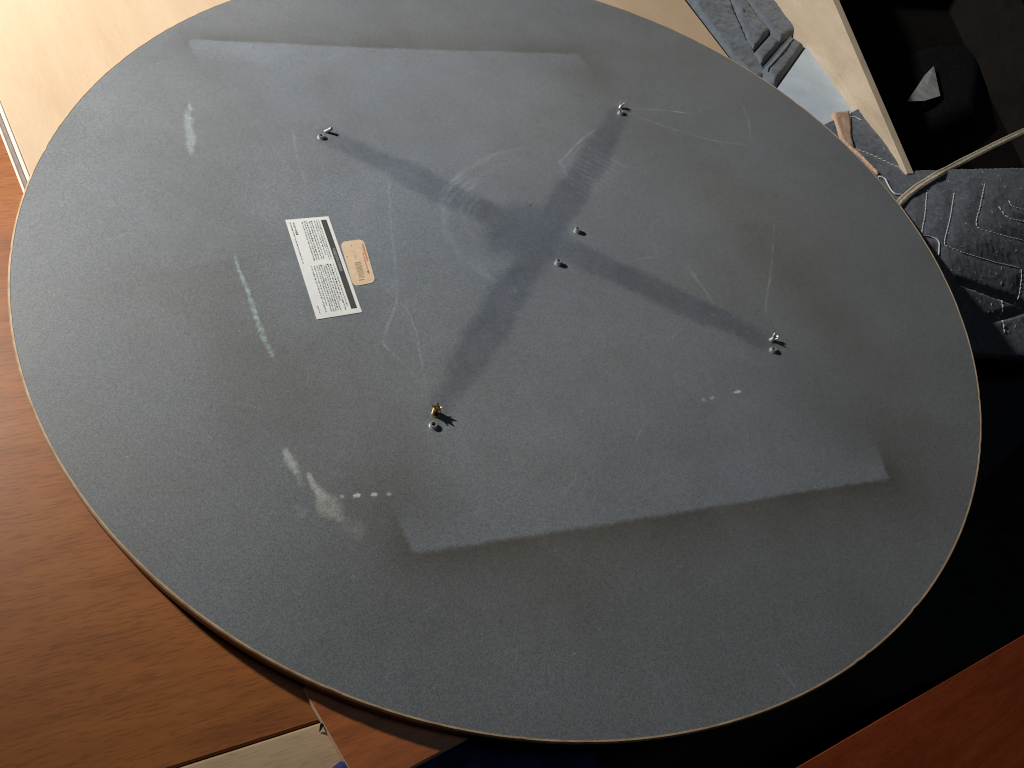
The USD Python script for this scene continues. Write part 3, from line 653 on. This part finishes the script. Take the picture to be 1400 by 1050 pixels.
# mahogany board, bottom right, sinking away to the right
mh = [at(1085, 1053, -.012), at(1405, 866, -.055), at(1560, 1150, -.100), at(1090, 1260, -.030)]
def tilted(q, th):
    q = np.array(q); nn_ = np.cross(q[1] - q[0], q[3] - q[0]); nn_ /= np.linalg.norm(nn_); nn_ = nn_ if nn_[2] > 0 else -nn_
    q[2] = q[2] - nn_ * ((q[2] - q[0]) @ nn_)
    lo = q - nn_ * th
    c = q.mean(0); top = q
    return trimesh.convex.convex_hull(np.vstack([lo, q - nn_ * .0015, top]))
mh = np.array(mh)
MB = thing('mahogany_board', 'dark reddish mahogany board at the bottom right corner', 'board', mh.mean(0) * [1, 1, 0])
part('board', tilted(mh, .0018), mahogany, MB)
mi = mh.mean(0) + (mh - mh.mean(0)) * .93; mi[:, 2] -= .0045
lo = mi.copy(); lo[:, 2] = FZ - .40
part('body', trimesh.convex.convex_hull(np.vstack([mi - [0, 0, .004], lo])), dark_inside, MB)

# ------------------------------------------------------------------ upper right: folded blanket, painted board, drawer
FB = thing('folded_blanket', 'grey folded moving blanket with a rolled hem between maple panel and tipped box', 'blanket', (*at(1020, 60, -.03)[:2], FZ - .06))
fz = lambda x, y: (930 + x / 5.25, y / 5.25)
fp = lambda pts, z: Polygon(pxpoly([fz(*p) for p in pts], z)).buffer(0)
pillow(fp([(40, -10), (-80, -220), (1100, -220), (900, 330), (700, 640), (350, 425)], -.045), -.056, .016, .008, fold_cloth, 'lower_layer', FB, .001, 51, .004)
pillow(fp([(48, 0), (-60, -200), (260, -200), (352, 0), (400, 130), (470, 300), (578, 475), (640, 600), (500, 600), (352, 424)], -.028), -.032, .013, .010, fold_cloth, 'fold', FB, .0022, 52, .0020)
pillow(fp([(358, 0), (280, -200), (330, -200), (452, 0), (640, 240), (516, 378), (475, 300), (408, 130)], -.022), -.024, .009, .009, fold_cloth, 'fold', FB, .0022, 53, .0020)
pillow(fp([(458, 0), (340, -200), (520, -200), (680, 0), (860, 240), (780, 250), (715, 308), (646, 240)], -.020), -.024, .011, .010, fold_cloth, 'fold', FB, .0022, 54, .0020)
pillow(fp([(520, 386), (645, 248), (714, 314), (640, 400), (580, 472)], -.020), -.024, .009, .008, fold_cloth, 'fold', FB, .0015, 55, .0020)
pillow(fp([(590, 486), (625, 445), (720, 330), (790, 252), (900, 330), (880, 352), (790, 480), (715, 590), (692, 622), (640, 600)], -.012), -.024, .016, .012, fold_cloth, 'rolled_hem', FB, .0012, 56, .0018)
hm = [(600, 482), (640, 440), (730, 335), (795, 262)]
part('hem_seam', tube(spline([at(*fz(*p), -.004) for p in hm], 6), .0012, 6), fold_cloth, FB)

zb = -.014
pb0 = Polygon(pxpoly([(1056, 130), (1104, 62), (1250, 120), (1172, 158), (1140, 164), (1124, 178)], zb)).difference(Point(0, 0).buffer(R + .004, 64))
wall = Polygon([(Tn + d1 * a + d2 * b)[:2] for a, b in ((-.2, .004), (LEN, .004), (LEN, .6), (-.2, .6))])
pb0 = pb0.difference(wall).simplify(.0008)
pb0 = max(getattr(pb0, 'geoms', [pb0]), key=lambda g: g.area)
custom(part('painted_board', trimesh.creation.extrude_polygon(pb0, .030, engine='earcut').apply_translation((0, 0, FZ + zb - .030)), painted), 'pale blue grey painted board between the folded blanket and the tipped box', 'board')

DR = thing('wooden_crate', 'tipped open wooden box with pale side board and dark inside, at the top right', 'box', Tn - d3 * DEP)
part('side_board', obox(0, LEN, 0, TH, -DEP, 0), pine_side, DR)
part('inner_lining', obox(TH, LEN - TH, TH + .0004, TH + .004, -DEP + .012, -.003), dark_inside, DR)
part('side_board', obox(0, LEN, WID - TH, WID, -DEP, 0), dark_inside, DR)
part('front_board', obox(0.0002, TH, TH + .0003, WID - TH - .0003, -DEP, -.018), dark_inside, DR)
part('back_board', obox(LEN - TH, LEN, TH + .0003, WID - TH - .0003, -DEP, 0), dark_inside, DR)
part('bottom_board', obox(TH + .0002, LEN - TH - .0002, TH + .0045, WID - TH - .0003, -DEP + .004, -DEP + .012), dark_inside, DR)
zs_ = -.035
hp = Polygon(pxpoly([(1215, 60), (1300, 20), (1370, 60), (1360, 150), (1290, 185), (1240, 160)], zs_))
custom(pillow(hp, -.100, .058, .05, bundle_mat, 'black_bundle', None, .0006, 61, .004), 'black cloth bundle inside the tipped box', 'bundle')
sc = np.array([at(1234, 147, zs_), at(1250, 124, zs_ + .001), at(1262, 106, zs_), at(1276, 91, zs_ - .001), at(1280, 112, zs_ - .003), at(1284, 133, zs_ - .004), at(1260, 143, zs_ - .002)])
sc[:, 2] -= .10 * (sc[:, 0] - sc[0, 0]) - .012
cc = sc.mean(0); K_ = len(sc); dn = np.array([0, 0, -.0008])
scm = trimesh.Trimesh(np.vstack([sc, [cc + [0, 0, .0012]], sc + dn, [cc + [0, 0, .0004]]]), [[i, (i + 1) % K_, K_] for i in range(K_)] + [[K_ + 1 + (i + 1) % K_, K_ + 1 + i, 2 * K_ + 1] for i in range(K_)] + sum([[[i, K_ + 1 + i, K_ + 1 + (i + 1) % K_], [i, K_ + 1 + (i + 1) % K_, (i + 1) % K_]] for i in range(K_)], []), process=True)
trimesh.repair.fix_normals(scm)
custom(part('paper_scrap', scm, scrap_mat), 'torn grey white scrap of paper inside the dark tipped box', 'paper')

# strap running out from under the table top and across the drawer's front
sp = spline([on_blanket(1222, 286, .003), on_blanket(1240, 268, .003), on_blanket(1262, 252, .003), on_blanket(1284, 239, .003), at(1312, 223, -.019), at(1355, 201, -.026), at(1425, 168, -.034)], 10)
side = np.cross(np.gradient(sp, axis=0), [0, 0, 1.0]); side /= np.linalg.norm(side, axis=1)[:, None]
ST = thing('webbing_strap', 'frayed tan woven strap running from the table edge across the blanket', 'strap', sp[0])
part('band', tube(sp, .0050, 12, .34), webbing, ST, smooth=True)
for o in (-.0036, .0012):
    q = sp + side * (o + .0003 * np.sin(np.arange(len(sp)) * .5 + o * 900))[:, None] + np.array([0, 0, .0011])
    part('strand', tube(q, .0018, 8, .5), webbing, ST, smooth=True)
